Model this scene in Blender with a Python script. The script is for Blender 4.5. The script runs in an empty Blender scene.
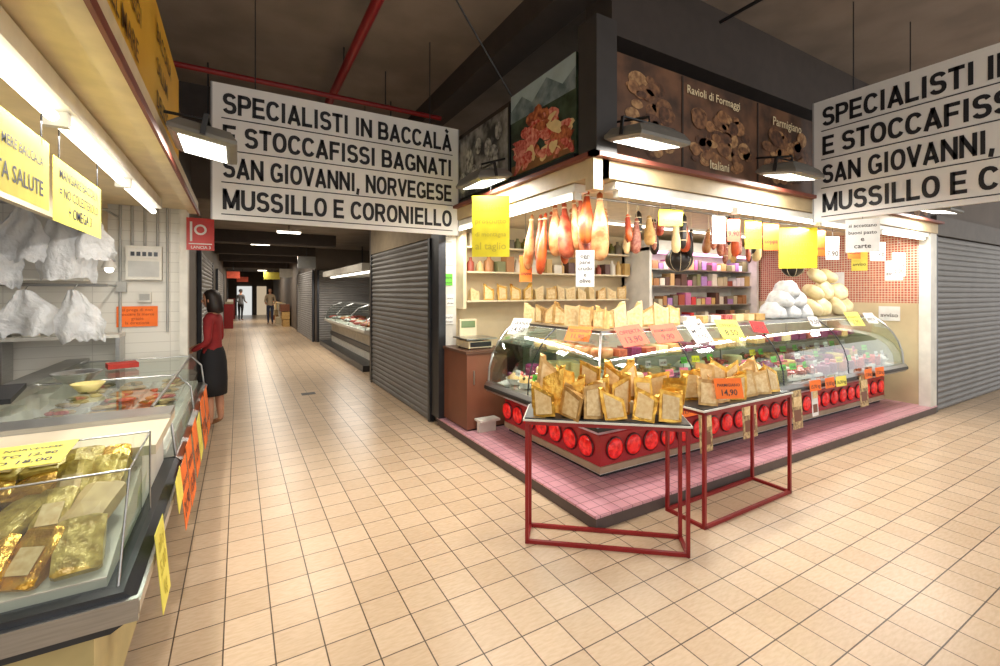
import bpy, bmesh, math, random
from mathutils import Vector, Matrix
R = random.Random(11)
U = R.uniform
S = bpy.context.scene
S.view_settings.view_transform = 'Standard'
S.view_settings.look = 'None'
S.view_settings.exposure = 0.0

def lin(c):
    return tuple((x/255/12.92 if x/255 <= .04045 else ((x/255+.055)/1.055)**2.4) for x in c)

MC = {}
def M(name, col, rough=.5, metal=0, emit=0, col2=None, scale=8, bump=0, kind='noise', stretch=(1,1,1), spec=.5):
    if name in MC: return MC[name]
    m = bpy.data.materials.new(name); m.use_nodes = True
    nt = m.node_tree; b = nt.nodes['Principled BSDF']
    c = lin(col)+(1,)
    b.inputs['Roughness'].default_value = rough
    b.inputs['Metallic'].default_value = metal
    b.inputs['Specular IOR Level'].default_value = spec
    if col2 is None: c2 = tuple(x*.86 for x in c[:3])+(1,)
    else: c2 = lin(col2)+(1,)
    tc = nt.nodes.new('ShaderNodeTexCoord'); mp = nt.nodes.new('ShaderNodeMapping')
    mp.inputs['Scale'].default_value = stretch
    nt.links.new(tc.outputs['Object'], mp.inputs[0])
    if kind == 'noise':
        n = nt.nodes.new('ShaderNodeTexNoise'); n.inputs['Scale'].default_value = scale; n.inputs['Detail'].default_value = 3
        fac = n.outputs['Fac']
    elif kind == 'voronoi':
        n = nt.nodes.new('ShaderNodeTexVoronoi'); n.inputs['Scale'].default_value = scale
        fac = n.outputs['Distance']
    nt.links.new(mp.outputs[0], n.inputs['Vector'])
    r = nt.nodes.new('ShaderNodeValToRGB')
    r.color_ramp.elements[0].position = .35 if kind == 'noise' else .1
    r.color_ramp.elements[1].position = .65 if kind == 'noise' else .6
    r.color_ramp.elements[0].color = c2; r.color_ramp.elements[1].color = c
    nt.links.new(fac, r.inputs[0]); nt.links.new(r.outputs[0], b.inputs['Base Color'])
    if emit:
        nt.links.new(r.outputs[0], b.inputs['Emission Color'])
        b.inputs['Emission Strength'].default_value = emit
    if bump:
        bp = nt.nodes.new('ShaderNodeBump'); bp.inputs['Strength'].default_value = bump; bp.inputs['Distance'].default_value = .02
        nt.links.new(fac, bp.inputs['Height']); nt.links.new(bp.outputs[0], b.inputs['Normal'])
    MC[name] = m
    return m

def emis(name, col, s):
    if name in MC: return MC[name]
    m = bpy.data.materials.new(name); m.use_nodes = True; nt = m.node_tree
    nt.nodes.clear()
    e = nt.nodes.new('ShaderNodeEmission'); e.inputs[0].default_value = lin(col)+(1,); e.inputs[1].default_value = s
    o = nt.nodes.new('ShaderNodeOutputMaterial'); nt.links.new(e.outputs[0], o.inputs[0])
    MC[name] = m; return m

def glassmat(name, tint=(238,246,242), refl=.08):
    m = bpy.data.materials.new(name); m.use_nodes = True; nt = m.node_tree; nt.nodes.clear()
    t = nt.nodes.new('ShaderNodeBsdfTransparent'); t.inputs[0].default_value = lin(tint)+(1,)
    g = nt.nodes.new('ShaderNodeBsdfGlossy'); g.inputs['Roughness'].default_value = .02
    lw = nt.nodes.new('ShaderNodeLayerWeight'); lw.inputs[0].default_value = .3
    mm = nt.nodes.new('ShaderNodeMath'); mm.operation = 'MULTIPLY_ADD'; mm.inputs[1].default_value = .35; mm.inputs[2].default_value = refl*.4
    mx = nt.nodes.new('ShaderNodeMixShader'); o = nt.nodes.new('ShaderNodeOutputMaterial')
    nt.links.new(lw.outputs['Fresnel'], mm.inputs[0]); nt.links.new(mm.outputs[0], mx.inputs[0])
    nt.links.new(t.outputs[0], mx.inputs[1]); nt.links.new(g.outputs[0], mx.inputs[2]); nt.links.new(mx.outputs[0], o.inputs[0])
    MC[name] = m; return m
def filmmat(name, col, op=.5):
    m = bpy.data.materials.new(name); m.use_nodes = True; nt = m.node_tree; b = nt.nodes['Principled BSDF']
    b.inputs['Base Color'].default_value = lin(col)+(1,); b.inputs['Roughness'].default_value = .3
    b.inputs['Alpha'].default_value = op
    n = nt.nodes.new('ShaderNodeTexNoise'); n.inputs['Scale'].default_value = 9; n.inputs['Detail'].default_value = 4
    bp = nt.nodes.new('ShaderNodeBump'); bp.inputs['Strength'].default_value = 1; bp.inputs['Distance'].default_value = .06
    nt.links.new(n.outputs['Fac'], bp.inputs['Height']); nt.links.new(bp.outputs[0], b.inputs['Normal'])
    return m

TXT = {}
def text_mesh(s):
    if s in TXT: return TXT[s]
    cu = bpy.data.curves.new('t', 'FONT'); cu.body = s; cu.size = 1; cu.offset = .01; cu.resolution_u = 2
    ob = bpy.data.objects.new('t', cu); S.collection.objects.link(ob)
    dg = bpy.context.evaluated_depsgraph_get(); me = ob.evaluated_get(dg).to_mesh()
    vs = [v.co.copy() for v in me.vertices]; fs = [tuple(p.vertices) for p in me.polygons]
    bpy.data.objects.remove(ob)
    if vs:
        x0 = min(v.x for v in vs); x1 = max(v.x for v in vs)
    else: x0, x1 = 0, 1
    TXT[s] = (vs, fs, x0, x1); return TXT[s]

# ---- bold sans lettering drawn as strokes (sign writer's alphabet)
def arc(cx,cy,rx,ry,a0,a1,n=12,p=.86):
    out=[]
    for i in range(n+1):
        a=math.radians(a0+(a1-a0)*i/n); c,s=math.cos(a),math.sin(a)
        out.append((cx+rx*math.copysign(abs(c)**p,c), cy+ry*math.copysign(abs(s)**p,s)))
    return out
h_=.1
_P=[(h_,.91),(.39,.91)]+arc(.39,.69,.21,.22,90,-90,8)[1:]+[(h_,.47)]
GL={
'S':(.69,[arc(.345,.71,.235,.2,15,270,12)+arc(.345,.3,.25,.21,90,-165,12)[1:]]),
'P':(.69,[[(h_,0),(h_,1)],_P]),
'R':(.74,[[(h_,0),(h_,1)],_P,[(.38,.47),(.64,0)]]),
'E':(.67,[[(h_,0),(h_,1)],[(h_,.91),(.64,.91)],[(h_,.5),(.60,.5)],[(h_,.09),(.66,.09)]]),
'F':(.62,[[(h_,0),(h_,1)],[(h_,.91),(.62,.91)],[(h_,.5),(.56,.5)]]),
'C':(.72,[arc(.38,.5,.28,.41,32,328,16)]),
'G':(.76,[arc(.38,.5,.28,.41,36,300,16)+[(.66,.18),(.66,.44)],[(.42,.44),(.74,.44)]]),
'I':(.32,[[(.16,0),(.16,1)]]),
'A':(.76,[[(.09,0),(.38,.92)],[(.38,.92),(.67,0)],[(.38,.85),(.38,1)],[(.2,.27),(.56,.27)]]),
'L':(.61,[[(h_,0),(h_,1)],[(h_,.09),(.6,.09)]]),
'T':(.64,[[(0,.91),(.64,.91)],[(.32,0),(.32,1)]]),
'N':(.74,[[(h_,0),(h_,1)],[(.64,0),(.64,1)],[(h_,.92),(.64,.08)]]),
'B':(.72,[[(h_,0),(h_,1)],[(h_,.91),(.38,.91)]+arc(.38,.71,.2,.2,90,-90,8)[1:]+[(h_,.51)],[(.38,.51)]+arc(.41,.3,.21,.21,90,-90,8)+[(h_,.09)]]),
'O':(.76,[arc(.38,.5,.28,.41,0,360,24)]),
'V':(.70,[[(.07,1),(.35,.08)],[(.35,.08),(.63,1)],[(.35,0),(.35,.12)]]),
',':(.28,[[(.15,.18),(.08,-.16)]]),
'M':(.86,[[(h_,0),(h_,1)],[(.76,0),(.76,1)],[(h_,.94),(.43,.09)],[(.43,.09),(.76,.94)]]),
'U':(.74,[[(h_,1)]+arc(.37,.37,.27,.28,180,360,10)+[(.64,1)]]),
' ':(.28,[]),
}
GL['À']=(GL['A'][0],GL['A'][1]+[[(.26,1.26),(.46,1.1)]])
def stroke_text(s, t=.2, gap=.06):
    vs=[];fs=[];x=0
    for ch in s:
        w,pl=GL[ch]
        for p in pl:
            P=[Vector((a+x,b)) for a,b in p]; L=[];n=len(P)
            closed=(P[0]-P[-1]).length<1e-4
            for i in range(n):
                if closed:
                    d0=(P[i]-P[i-1 if i>0 else n-2]).normalized(); d1=(P[i+1 if i<n-1 else 1]-P[i]).normalized()
                else:
                    d0=(P[i]-P[i-1]).normalized() if i>0 else (P[1]-P[0]).normalized()
                    d1=(P[i+1]-P[i]).normalized() if i<n-1 else d0
                d=(d0+d1).normalized() if (d0+d1).length>.1 else d0
                nn=Vector((-d.y,d.x)); k=t/2/max(.6,abs(nn.dot(Vector((-d1.y,d1.x)))))
                k*= (1 if abs(d.y)>.6 else .88)
                L.append((P[i]+nn*k,P[i]-nn*k))
            o=len(vs)
            for a,b in L: vs+=[(a.x,0,a.y),(b.x,0,b.y)]
            for i in range(n-1): fs.append((o+2*i,o+2*i+1,o+2*i+3,o+2*i+2))
        x+=w+gap
    return vs,fs,x-gap

class MB:
    def __init__(s, name): s.name = name; s.v = []; s.f = []; s.mi = []; s.sm = []; s.mats = []
    def add(s, vs, fs, mat, smooth=False, mtx=None):
        o = len(s.v)
        if mat not in s.mats: s.mats.append(mat)
        k = s.mats.index(mat)
        s.v += [tuple((mtx @ Vector(v)) if mtx is not None else v) for v in vs]
        for f in fs: s.f.append(tuple(i+o for i in f)); s.mi.append(k); s.sm.append(smooth)
    def bb(s, x0, x1, y0, y1, z0, z1, mat, mtx=None):
        vs = [(x0,y0,z0),(x1,y0,z0),(x1,y1,z0),(x0,y1,z0),(x0,y0,z1),(x1,y0,z1),(x1,y1,z1),(x0,y1,z1)]
        s.add(vs, [(0,3,2,1),(4,5,6,7),(0,1,5,4),(1,2,6,5),(2,3,7,6),(3,0,4,7)], mat, mtx=mtx)
    def box(s, c, d, mat, rz=0, rx=0, ry=0):
        m = Matrix.Translation(c) @ Matrix.Rotation(rz,4,'Z') @ Matrix.Rotation(rx,4,'X') @ Matrix.Rotation(ry,4,'Y')
        s.bb(-d[0]/2,d[0]/2,-d[1]/2,d[1]/2,-d[2]/2,d[2]/2, mat, m)
    def rings(s, rings, mat, caps=True, smooth=True, mtx=None):
        n = len(rings[0]); vs = [p for r in rings for p in r]; fs = []
        for i in range(len(rings)-1):
            for j in range(n):
                k = (j+1) % n; fs.append((i*n+j, i*n+k, (i+1)*n+k, (i+1)*n+j))
        s.add(vs, fs, mat, smooth, mtx)
        if caps:
            s.add(rings[0], [tuple(reversed(range(n)))], mat, False, mtx)
            s.add(rings[-1], [tuple(range(n))], mat, False, mtx)
    def tube(s, pts, r, mat, n=8, caps=True):
        P = [Vector(p) for p in pts]; rs = []
        rr = r if isinstance(r, (list, tuple)) else [r]*len(P)
        for i, p in enumerate(P):
            t = (P[min(i+1, len(P)-1)]-P[max(i-1, 0)]).normalized()
            a = Vector((0,0,1)) if abs(t.z) < .9 else Vector((1,0,0))
            u = t.cross(a).normalized(); w = t.cross(u)
            rs.append([tuple(p+rr[i]*(u*math.cos(2*math.pi*j/n)+w*math.sin(2*math.pi*j/n))) for j in range(n)])
        s.rings(rs, mat, caps)
    def lathe(s, prof, mat, mtx=None, n=14, sq=(1,1), lobes=0, la=0):
        rs = []
        for r, z in prof:
            ring = []
            for j in range(n):
                a = 2*math.pi*j/n; q = r*(1+la*math.cos(lobes*a))
                ring.append((q*math.cos(a)*sq[0], q*math.sin(a)*sq[1], z))
            rs.append(ring)
        s.rings(rs, mat, True, True, mtx)
    def ball(s, c, r, mat, n=12, m=8, mtx=None):
        if not isinstance(r, (tuple, list)): r = (r, r, r)
        prof = [(max(.001, math.sin(math.pi*i/m)), -math.cos(math.pi*i/m)) for i in range(m+1)]
        mt = Matrix.Translation(c) @ (mtx if mtx is not None else Matrix.Identity(4)) @ Matrix.Diagonal((*r, 1))
        s.lathe(prof, mat, mt, n)
    def prism(s, poly, axis, a0, a1, mat, smooth=False):
        def P(p, a):
            return {0:(a,p[0],p[1]),1:(p[0],a,p[1]),2:(p[0],p[1],a)}[axis]
        n = len(poly); vs = [P(p,a0) for p in poly]+[P(p,a1) for p in poly]
        s.add(vs, [(i,(i+1)%n,(i+1)%n+n,i+n) for i in range(n)], mat, smooth)
        s.add(vs, [tuple(range(n)), tuple(range(2*n-1,n-1,-1))], mat)
    def strip(s, prof, pf, mat, closed=False, caps=False, smooth=False):
        paths = [[(x,y,z) for x,y in pf(o)] for o,z in prof]
        k = len(paths[0]); vs = [p for pa in paths for p in pa]; n = len(prof); fs = []
        for i in range(n if closed else n-1):
            a = i; b = (i+1) % n
            for j in range(k-1): fs.append((a*k+j, a*k+j+1, b*k+j+1, b*k+j))
        s.add(vs, fs, mat, smooth)
        if caps:
            s.add([p[0] for p in paths], [tuple(range(n))], mat); s.add([p[-1] for p in paths], [tuple(range(n))], mat)
    def text(s, body, mtx, mat, size=None):
        vs, fs, x0, x1 = text_mesh(body)
        if not vs: return
        s.add([((v.x-x0)*size, 0, v.y*size) for v in vs], fs, mat, mtx=mtx)
    def card(s, c, w, h, mat, yaw=0, tilt=0, lines=None, ink=None, fill=.85, roll=0):
        m = Matrix.Translation(c) @ Matrix.Rotation(math.radians(yaw),4,'Z') @ Matrix.Rotation(math.radians(tilt),4,'X') @ Matrix.Rotation(math.radians(roll),4,'Y')
        s.bb(-w/2,w/2,-.0012,.0012,-h/2,h/2, mat, m)
        if lines:
            n = len(lines); lh = h*fill/n
            for i, t in enumerate(lines):
                z = h*fill/2-(i+1)*lh+lh*.22
                vs, fs, x0, x1 = text_mesh(t)
                sz = min(lh*.95, w*.82/(x1-x0)*1.0)
                tw = (x1-x0)*sz
                s.text(t, m @ Matrix.Translation((-tw/2, -.003, z)), ink or INKS, size=sz)
    def done(s):
        me = bpy.data.meshes.new(s.name); me.from_pydata(s.v, [], s.f)
        for m in s.mats: me.materials.append(m)
        me.polygons.foreach_set('material_index', s.mi); me.polygons.foreach_set('use_smooth', s.sm)
        me.update()
        ob = bpy.data.objects.new(s.name, me); S.collection.objects.link(ob)
        bm = bmesh.new(); bm.from_mesh(me); bmesh.ops.recalc_face_normals(bm, faces=bm.faces); bm.to_mesh(me); bm.free()
        return ob

# ---------- materials
INK = M('ink_black',(22,24,32),.6)
INKS = M('ink_soft',(60,52,50),.6)
INKB = M('ink_blue',(60,66,84),.6)
WHITE = M('white_paint',(222,219,208),.45)
WHITEP = M('white_paper',(232,232,228),.7)
CREAM = M('cream_enamel',(222,206,170),.45)
CREAMD = M('canopy_cream',(190,168,128),.5)
CREAMW = M('cream_wall',(210,192,154),.6, scale=3)
BOARD = M('sign_board',(222,222,220),.55, scale=1.5, col2=(212,213,212))
YEL = M('yellow_paper',(240,226,50),.7)
YEL2 = M('pale_yellow_paper',(242,230,100),.7)
ORG = M('orange_paper',(250,120,40),.7)
CORAL = M('coral_paper',(238,105,78),.7)
REDP = M('red_paper',(215,40,40),.7)
GRNP = M('green_paper',(110,200,70),.7)
PINKP = M('pink_paper',(240,130,165),.7)
TANP = M('tan_brochure',(205,180,130),.6, col2=(120,90,60), scale=30)
STEEL = M('brushed_steel',(180,180,178),.28,1, stretch=(1,1,20))
STEELD = M('dark_steel',(70,72,76),.35,.8)
BLACKP = M('black_plastic',(25,25,27),.4)
DARK = M('dark_brown_paint',(52,43,38),.6)
REDM = M('red_metal',(140,22,24),.4)
GOLD = M('gold_foil',(238,192,88),.22,.6, col2=(190,136,50), scale=24, bump=.5)
CHEESE = M('cheese_rind',(214,178,112),.6, col2=(184,142,84), scale=20)
CHEESEL = M('pale_cheese',(228,204,150),.5, scale=15)
LABEL = M('wedge_label',(226,202,152),.5, col2=(206,172,118), scale=40)
MEAT = M('cured_meat',(160,34,38),.4, col2=(215,120,110), scale=60)
PURP = M('purple_cabbage',(130,34,86),.4, col2=(80,15,50), scale=60)
GREEN = M('green_salad',(90,120,40),.5, col2=(40,70,20), scale=50)
OLIVE = M('olive_mix',(110,110,40),.4, col2=(60,50,20), scale=80)
HAMM = M('ham_skin',(160,84,40),.42, col2=(204,158,106), scale=12)
HAMR = M('ham_red',(134,42,28),.4, col2=(186,104,70), scale=14)
HAMO = M('ham_orange',(196,92,34),.4, col2=(160,56,28), scale=12)
BROWN = M('brown_laminate',(120,72,50),.5, scale=4)
GLASS = glassmat('clear_glass')
GLASSL = glassmat('side_glass', (220,238,230), .15)
TUBE = emis('tube_glow',(255,250,235), 5)
LAMPG = emis('lamp_glow',(255,250,235), 5)
PLAST = M('white_plastic_bag',(222,224,224),.35, col2=(190,195,198), scale=14, bump=.8)
FILM = filmmat('clear_plastic_film',(228,230,232),.62)
SKIN = M('skin',(205,150,120),.5)

# ---------- floor
def floor_mat():
    m = bpy.data.materials.new('floor_tiles'); m.use_nodes = True; nt = m.node_tree; b = nt.nodes['Principled BSDF']
    g = nt.nodes.new('ShaderNodeNewGeometry')
    mp = nt.nodes.new('ShaderNodeMapping'); mp.inputs['Location'].default_value = (.06,.03,0)
    nt.links.new(g.outputs['Position'], mp.inputs[0])
    br = nt.nodes.new('ShaderNodeTexBrick'); br.offset = 0; br.squash = 1
    br.inputs['Scale'].default_value = 1; br.inputs['Brick Width'].default_value = .2; br.inputs['Row Height'].default_value = .2
    br.inputs['Mortar Size'].default_value = .0034; br.inputs['Mortar Smooth'].default_value = .2
    br.inputs['Color1'].default_value = lin((210,186,158))+(1,); br.inputs['Color2'].default_value = lin((198,173,144))+(1,)
    br.inputs['Mortar'].default_value = lin((88,72,58))+(1,)
    nt.links.new(mp.outputs[0], br.inputs['Vector'])
    mp2 = nt.nodes.new('ShaderNodeMapping'); mp2.inputs['Scale'].default_value = (10,40,1); mp2.inputs['Rotation'].default_value = (0,0,.6)
    nt.links.new(g.outputs['Position'], mp2.inputs[0])
    n = nt.nodes.new('ShaderNodeTexNoise'); n.inputs['Scale'].default_value = 2; n.inputs['Detail'].default_value = 5
    nt.links.new(mp2.outputs[0], n.inputs['Vector'])
    r = nt.nodes.new('ShaderNodeValToRGB'); r.color_ramp.elements[0].position = .35; r.color_ramp.elements[1].position = .62
    r.color_ramp.elements[0].color = (.90,.87,.82,1); r.color_ramp.elements[1].color = (1,1,1,1)
    nt.links.new(n.outputs['Fac'], r.inputs[0])
    mx = nt.nodes.new('ShaderNodeMix'); mx.data_type = 'RGBA'; mx.blend_type = 'MULTIPLY'; mx.inputs['Factor'].default_value = 1
    nt.links.new(br.outputs['Color'], mx.inputs['A']); nt.links.new(r.outputs[0], mx.inputs['B'])
    nt.links.new(mx.outputs['Result'], b.inputs['Base Color'])
    b.inputs['Roughness'].default_value = .3; b.inputs['Specular IOR Level'].default_value = .4
    bp = nt.nodes.new('ShaderNodeBump'); bp.invert = True; bp.inputs['Strength'].default_value = .4; bp.inputs['Distance'].default_value = .003
    nt.links.new(br.outputs['Fac'], bp.inputs['Height']); nt.links.new(bp.outputs[0], b.inputs['Normal'])
    return m
FL = floor_mat()
B = MB('floor'); B.bb(-6,16,-4,40,-.1,0,FL); B.done()

def tilemat(name, c1, c2, mortar, w, h, ms=.003, axis='xy', rough=.35):
    m = bpy.data.materials.new(name); m.use_nodes = True; nt = m.node_tree; b = nt.nodes['Principled BSDF']
    g = nt.nodes.new('ShaderNodeNewGeometry'); sp = nt.nodes.new('ShaderNodeSeparateXYZ'); cb = nt.nodes.new('ShaderNodeCombineXYZ')
    nt.links.new(g.outputs['Position'], sp.inputs[0])
    nt.links.new(sp.outputs[axis[0].upper()], cb.inputs[0]); nt.links.new(sp.outputs[axis[1].upper()], cb.inputs[1])
    br = nt.nodes.new('ShaderNodeTexBrick'); br.offset = 0; br.inputs['Scale'].default_value = 1
    br.inputs['Brick Width'].default_value = w; br.inputs['Row Height'].default_value = h; br.inputs['Mortar Size'].default_value = ms
    br.inputs['Color1'].default_value = lin(c1)+(1,); br.inputs['Color2'].default_value = lin(c2)+(1,); br.inputs['Mortar'].default_value = lin(mortar)+(1,)
    nt.links.new(cb.outputs[0], br.inputs[0]); nt.links.new(br.outputs[0], b.inputs['Base Color']); b.inputs['Roughness'].default_value = rough
    return m
PINKT = tilemat('pink_platform_tiles',(208,158,166),(196,144,154),(118,84,90),.1,.1)
REDT = tilemat('red_wall_tiles',(160,62,48),(190,100,75),(205,185,160),.035,.035,.005,'yz')
WTILE = tilemat('white_wall_tiles',(222,219,208),(216,213,203),(196,192,182),.6,.1,.003,'xz')

# ---------- shell
CEIL = M('ceiling_concrete',(140,129,119),.8, scale=2, col2=(122,112,103))
WALLD = M('dark_wall',(104,94,85),.7, scale=2)
B = MB('ceiling'); B.bb(-6,16,-1.2,8.2,4.2,4.3,CEIL); B.done()
B = MB('ceiling_corridor'); B.bb(-3.5,6,8.2,40,3.0,3.1,CEIL)
B.bb(-3.5,6,8.1,8.2,3.0,4.2,WALLD); B.done()
B = MB('wall_left_far'); B.bb(-3.1,-3,-1,8.2,0,4.2,WALLD); B.done()

SHUT = M('shutter_steel',(150,148,146),.5,.3, scale=3)
SHUTD = M('shutter_dark',(126,124,122),.5,.25, scale=3)
def shutter(name, axis, pos, a0, a1, z0, z1, mat, sign=-1, frame=STEELD):
    B = MB(name); n = int((z1-z0)/.075); prof = []
    for i in range(n):
        z = z0+i*(z1-z0)/n; h = (z1-z0)/n
        prof += [(0,z),(.012,z+h*.15),(.02,z+h*.5),(.012,z+h*.85),(0,z+h*.98)]
    prof.append((-.03,z1)); prof.append((-.03,z0))
    if axis == 'x': pf = lambda o: [(pos+sign*o,a0),(pos+sign*o,a1)]
    else: pf = lambda o: [(a0,pos+sign*o),(a1,pos+sign*o)]
    B.strip(prof, pf, mat, closed=True, caps=True)
    for a in (a0,a1):
        if axis == 'x': B.bb(pos-.03,pos+.03,a-.03,a+.03,z0,z1,frame)
        else: B.bb(a-.03,a+.03,pos-.03,pos+.03,z0,z1,frame)
    return B.done()
shutter('roller_shutter','x',2.06,5.28,8.1,0,2.26,SHUTD)
B = MB('wall_corridor_right'); B.bb(2.06,2.2,5.22,8.2,2.27,3.0,M('grimy_cream',(160,144,118),.7)); B.bb(2.12,2.25,5.22,8.2,0,2.27,WALLD)
B.bb(2.06,6,8.2,8.3,0,3,WALLD); B.done()
shutter('roller_shutter','y',2.34,8.05,13,0,2.35,SHUTD)
B = MB('wall_right'); B.bb(8.0,14,2.38,2.5,0,4.2,WALLD); B.bb(8.0,13,2.3,2.38,2.36,2.62,M('grey_fascia',(100,94,88),.6)); B.done()

# ---------- stall platform
B = MB('stall_platform')
B.bb(2.07,7.98,2.3,5.09,0,.085,M('platform_side',(88,74,70),.6))
B.bb(2.06,7.99,2.29,5.09,.085,.1,PINKT); B.done()
B = MB('wall_stall_back'); B.bb(2.16,7.98,5.1,5.2,0,3.3,CREAMW); B.done()
B = MB('wall_stall_side'); B.bb(7.85,7.98,2.42,5.1,.1,1.45,CREAMW); B.bb(7.85,7.98,2.42,5.1,1.45,2.5,REDT); B.done()
B = MB('trim_1'); B.bb(7.8,8.0,2.3,2.42,.1,2.5,WHITE); B.done()
B = MB('trim_2'); B.bb(2.05,2.14,5.0,5.24,.1,2.5,STEELD); B.bb(2.14,2.3,5.06,5.1,.1,2.4,WHITE); B.done()

# ---------- fascia with posters
SEPIA = M('sepia_print',(112,78,56),.5, col2=(60,42,32), scale=5)
BWP = M('bw_photo_print',(150,150,146),.5, col2=(40,41,41), scale=7)
MTN = M('mountain_photo_print',(66,84,66),.5, col2=(30,42,26), scale=9)
B = MB('stall_fascia')
B.bb(2.12,7.98,2.36,5.1,2.5,3.3,DARK)
B.bb(2.02,2.2,2.24,2.42,2.52,3.42,M('black_column',(56,53,52),.5))
B.bb(2.09,2.12,2.5,5.1,2.55,3.3,DARK)
B.bb(2.05,7.98,2.28,2.42,2.37,2.5,CREAMD); B.bb(2.03,2.17,2.28,5.0,2.37,2.5,CREAMD)
B.bb(2.17,7.85,2.42,5.1,2.44,2.5,CREAM)
B.bb(1.98,8.0,2.22,2.28,2.49,2.52,M('maroon_trim',(120,62,48),.5)); B.bb(1.98,2.03,2.22,5.0,2.49,2.52,MC['maroon_trim'])
B.bb(2.02,2.1,2.27,2.35,2.28,2.5,CREAMD)
B.done()
B = MB('poster_left_photo')
B.bb(2.065,2.085,3.42,4.95,2.6,3.24,BWP)
for y,z,r in [(3.7,2.85,.13),(3.95,2.75,.1),(4.2,2.95,.12),(3.6,3.08,.08),(4.35,2.75,.11),(4.0,3.05,.08),(3.8,2.98,.09),(4.1,2.8,.09)]:
    B.lathe([(r,0),(r,.004)], M('bw_light%d'%(int(r*100)%3),(185,185,180),.5,col2=(70,70,70),scale=20), Matrix.Translation((2.062,y,z)) @ Matrix.Rotation(-math.pi/2,4,'Y'), 18, sq=(1,.75))
B.bb(2.06,2.09,3.4,3.43,2.58,3.26,BLACKP)
B.bb(2.065,2.085,2.5,3.38,2.58,3.3,MTN)
snow = M('photo_sky',(165,185,190),.5); mt_=M('photo_mountain',(85,105,110),.5,col2=(130,145,150),scale=12)
B.add([(2.062,3.38,3.12),(2.062,2.5,3.12),(2.062,2.5,3.3),(2.062,3.38,3.3)],[(0,1,2,3)],snow)
B.add([(2.06,3.38,3.06),(2.06,3.38,3.16),(2.06,3.2,3.24),(2.06,3.05,3.14),(2.06,2.85,3.26),(2.06,2.65,3.13),(2.06,2.5,3.2),(2.06,2.5,3.04)],[(0,1,2,3,4,5,6,7)],mt_)
B.bb(2.056,2.062,2.52,3.36,2.6,2.68,M('wood_print',(140,96,56),.5,scale=20))
RB=M('poster_ham_red',(180,45,36),.45,col2=(228,160,140),scale=26); RB2=M('poster_ham_dark',(120,46,28),.45,col2=(200,120,76),scale=22)
RB3=M('poster_ham_pink',(214,120,104),.45,col2=(160,40,34),scale=40)
def blob(y,z,a,b_,rot,mat,x):
    n=14; vs=[]
    for j in range(n):
        t=2*math.pi*j/n; k=1+.18*math.sin(3*t+rot*5)+.08*math.cos(5*t)
        p=a*k*math.cos(t); q=b_*k*math.sin(t); vs.append((x,y+p*math.cos(rot)-q*math.sin(rot),z+p*math.sin(rot)+q*math.cos(rot)))
    B.add(vs,[tuple(range(n))],mat)
for i in range(60):
    y=2.94+U(-.36,.34); z=2.66+abs(U(0,.42))*(1-abs(y-2.94)*1.9)
    blob(y,z,U(.05,.11),U(.025,.055),U(-1,1),[RB,RB2,RB3,CHEESEL,RB,RB2,RB3,RB][i%8],2.0555-.0002*i)
B.bb(2.035,2.09,2.49,3.39,2.55,2.575,BLACKP)
B.done()
B = MB('poster_right_photo')
B.bb(2.25,7.9,2.33,2.36,2.56,3.28,SEPIA)
SE = [M('sepia_wheel%d'%i,c,.6,col2=c2,scale=24) for i,(c,c2) in enumerate([((164,120,80),(106,72,48)),((138,98,66),(82,54,38)),((182,144,100),(122,86,56)),((104,70,50),(62,42,32))])]
for x0,x1 in [(2.3,2.95),(3.0,3.95),(4.0,4.9),(4.95,6.2),(6.25,7.85)]:
    B.bb(x0-.035,x0-.02,2.322,2.33,2.57,3.27,DARK)
    for i in range(int((x1-x0)*60)):
        x=U(x0+.1,x1-.12); z=U(2.63,3.06 if x0<4.9 and x0>2.5 else 3.18); r=U(.04,.1)
        B.lathe([(r,0),(r,.002)],SE[R.randrange(4)],Matrix.Translation((x,2.329-.0007*(i%9),z))@Matrix.Rotation(math.pi/2,4,'X'),14,sq=(1,U(.4,.9)))
SCR = M('cream_lettering',(230,215,175),.6)
B.text('Ravioli di Formaggi',Matrix.Translation((3.02,2.318,3.15)),SCR,size=.09)
B.text('Italiani',Matrix.Translation((3.3,2.318,2.6)),SCR,size=.1)
B.text('Parmigiano',Matrix.Translation((4.2,2.318,3.12)),SCR,size=.11)
B.text('Reggiano',Matrix.Translation((6.5,2.318,3.0)),SCR,size=.2)
B.done()

# ---------- lights
def area(name, loc, sx, sy, power, rot=(0,0,0), col=(1,.94,.85)):
    l = bpy.data.lights.new(name,'AREA'); l.shape='RECTANGLE'; l.size=sx; l.size_y=sy; l.energy=power; l.color=col
    o = bpy.data.objects.new(name,l); o.location=loc; o.rotation_euler=rot; S.collection.objects.link(o); return o
B = MB('fluorescent_strip_light')
B.bb(2.25,7.75,2.3,2.42,2.31,2.365,WHITE)
x=2.3
while x < 7.5:
    B.tube([(x,2.33,2.29),(x+1.28,2.33,2.29)],.02,TUBE); B.bb(x-.02,x+.01,2.3,2.36,2.26,2.32,WHITE); x+=1.36
B.done()
B = MB('fluorescent_strip_light')
B.bb(2.05,2.17,2.5,4.95,2.31,2.365,WHITE)
for y in (2.55,3.78): B.tube([(2.1,y,2.29),(2.1,y+1.15,2.29)],.02,TUBE); B.bb(2.07,2.13,y-.03,y,2.26,2.32,WHITE)
B.done()
area('strip_lamp_right',(5.0,2.42,2.24),5.4,.06,80,(math.radians(25),0,0),(1,.96,.89))
area('strip_lamp_left',(2.2,3.7,2.24),.06,2.4,34,(0,math.radians(-25),0),(1,.96,.89))
B = MB('stall_fill_lamp')  # fixture and area light added to brighten the stall interior
B.bb(3.4,6.8,3.9,4.0,2.41,2.44,WHITE); B.bb(3.45,6.75,3.92,3.98,2.395,2.41,TUBE); B.done()
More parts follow.
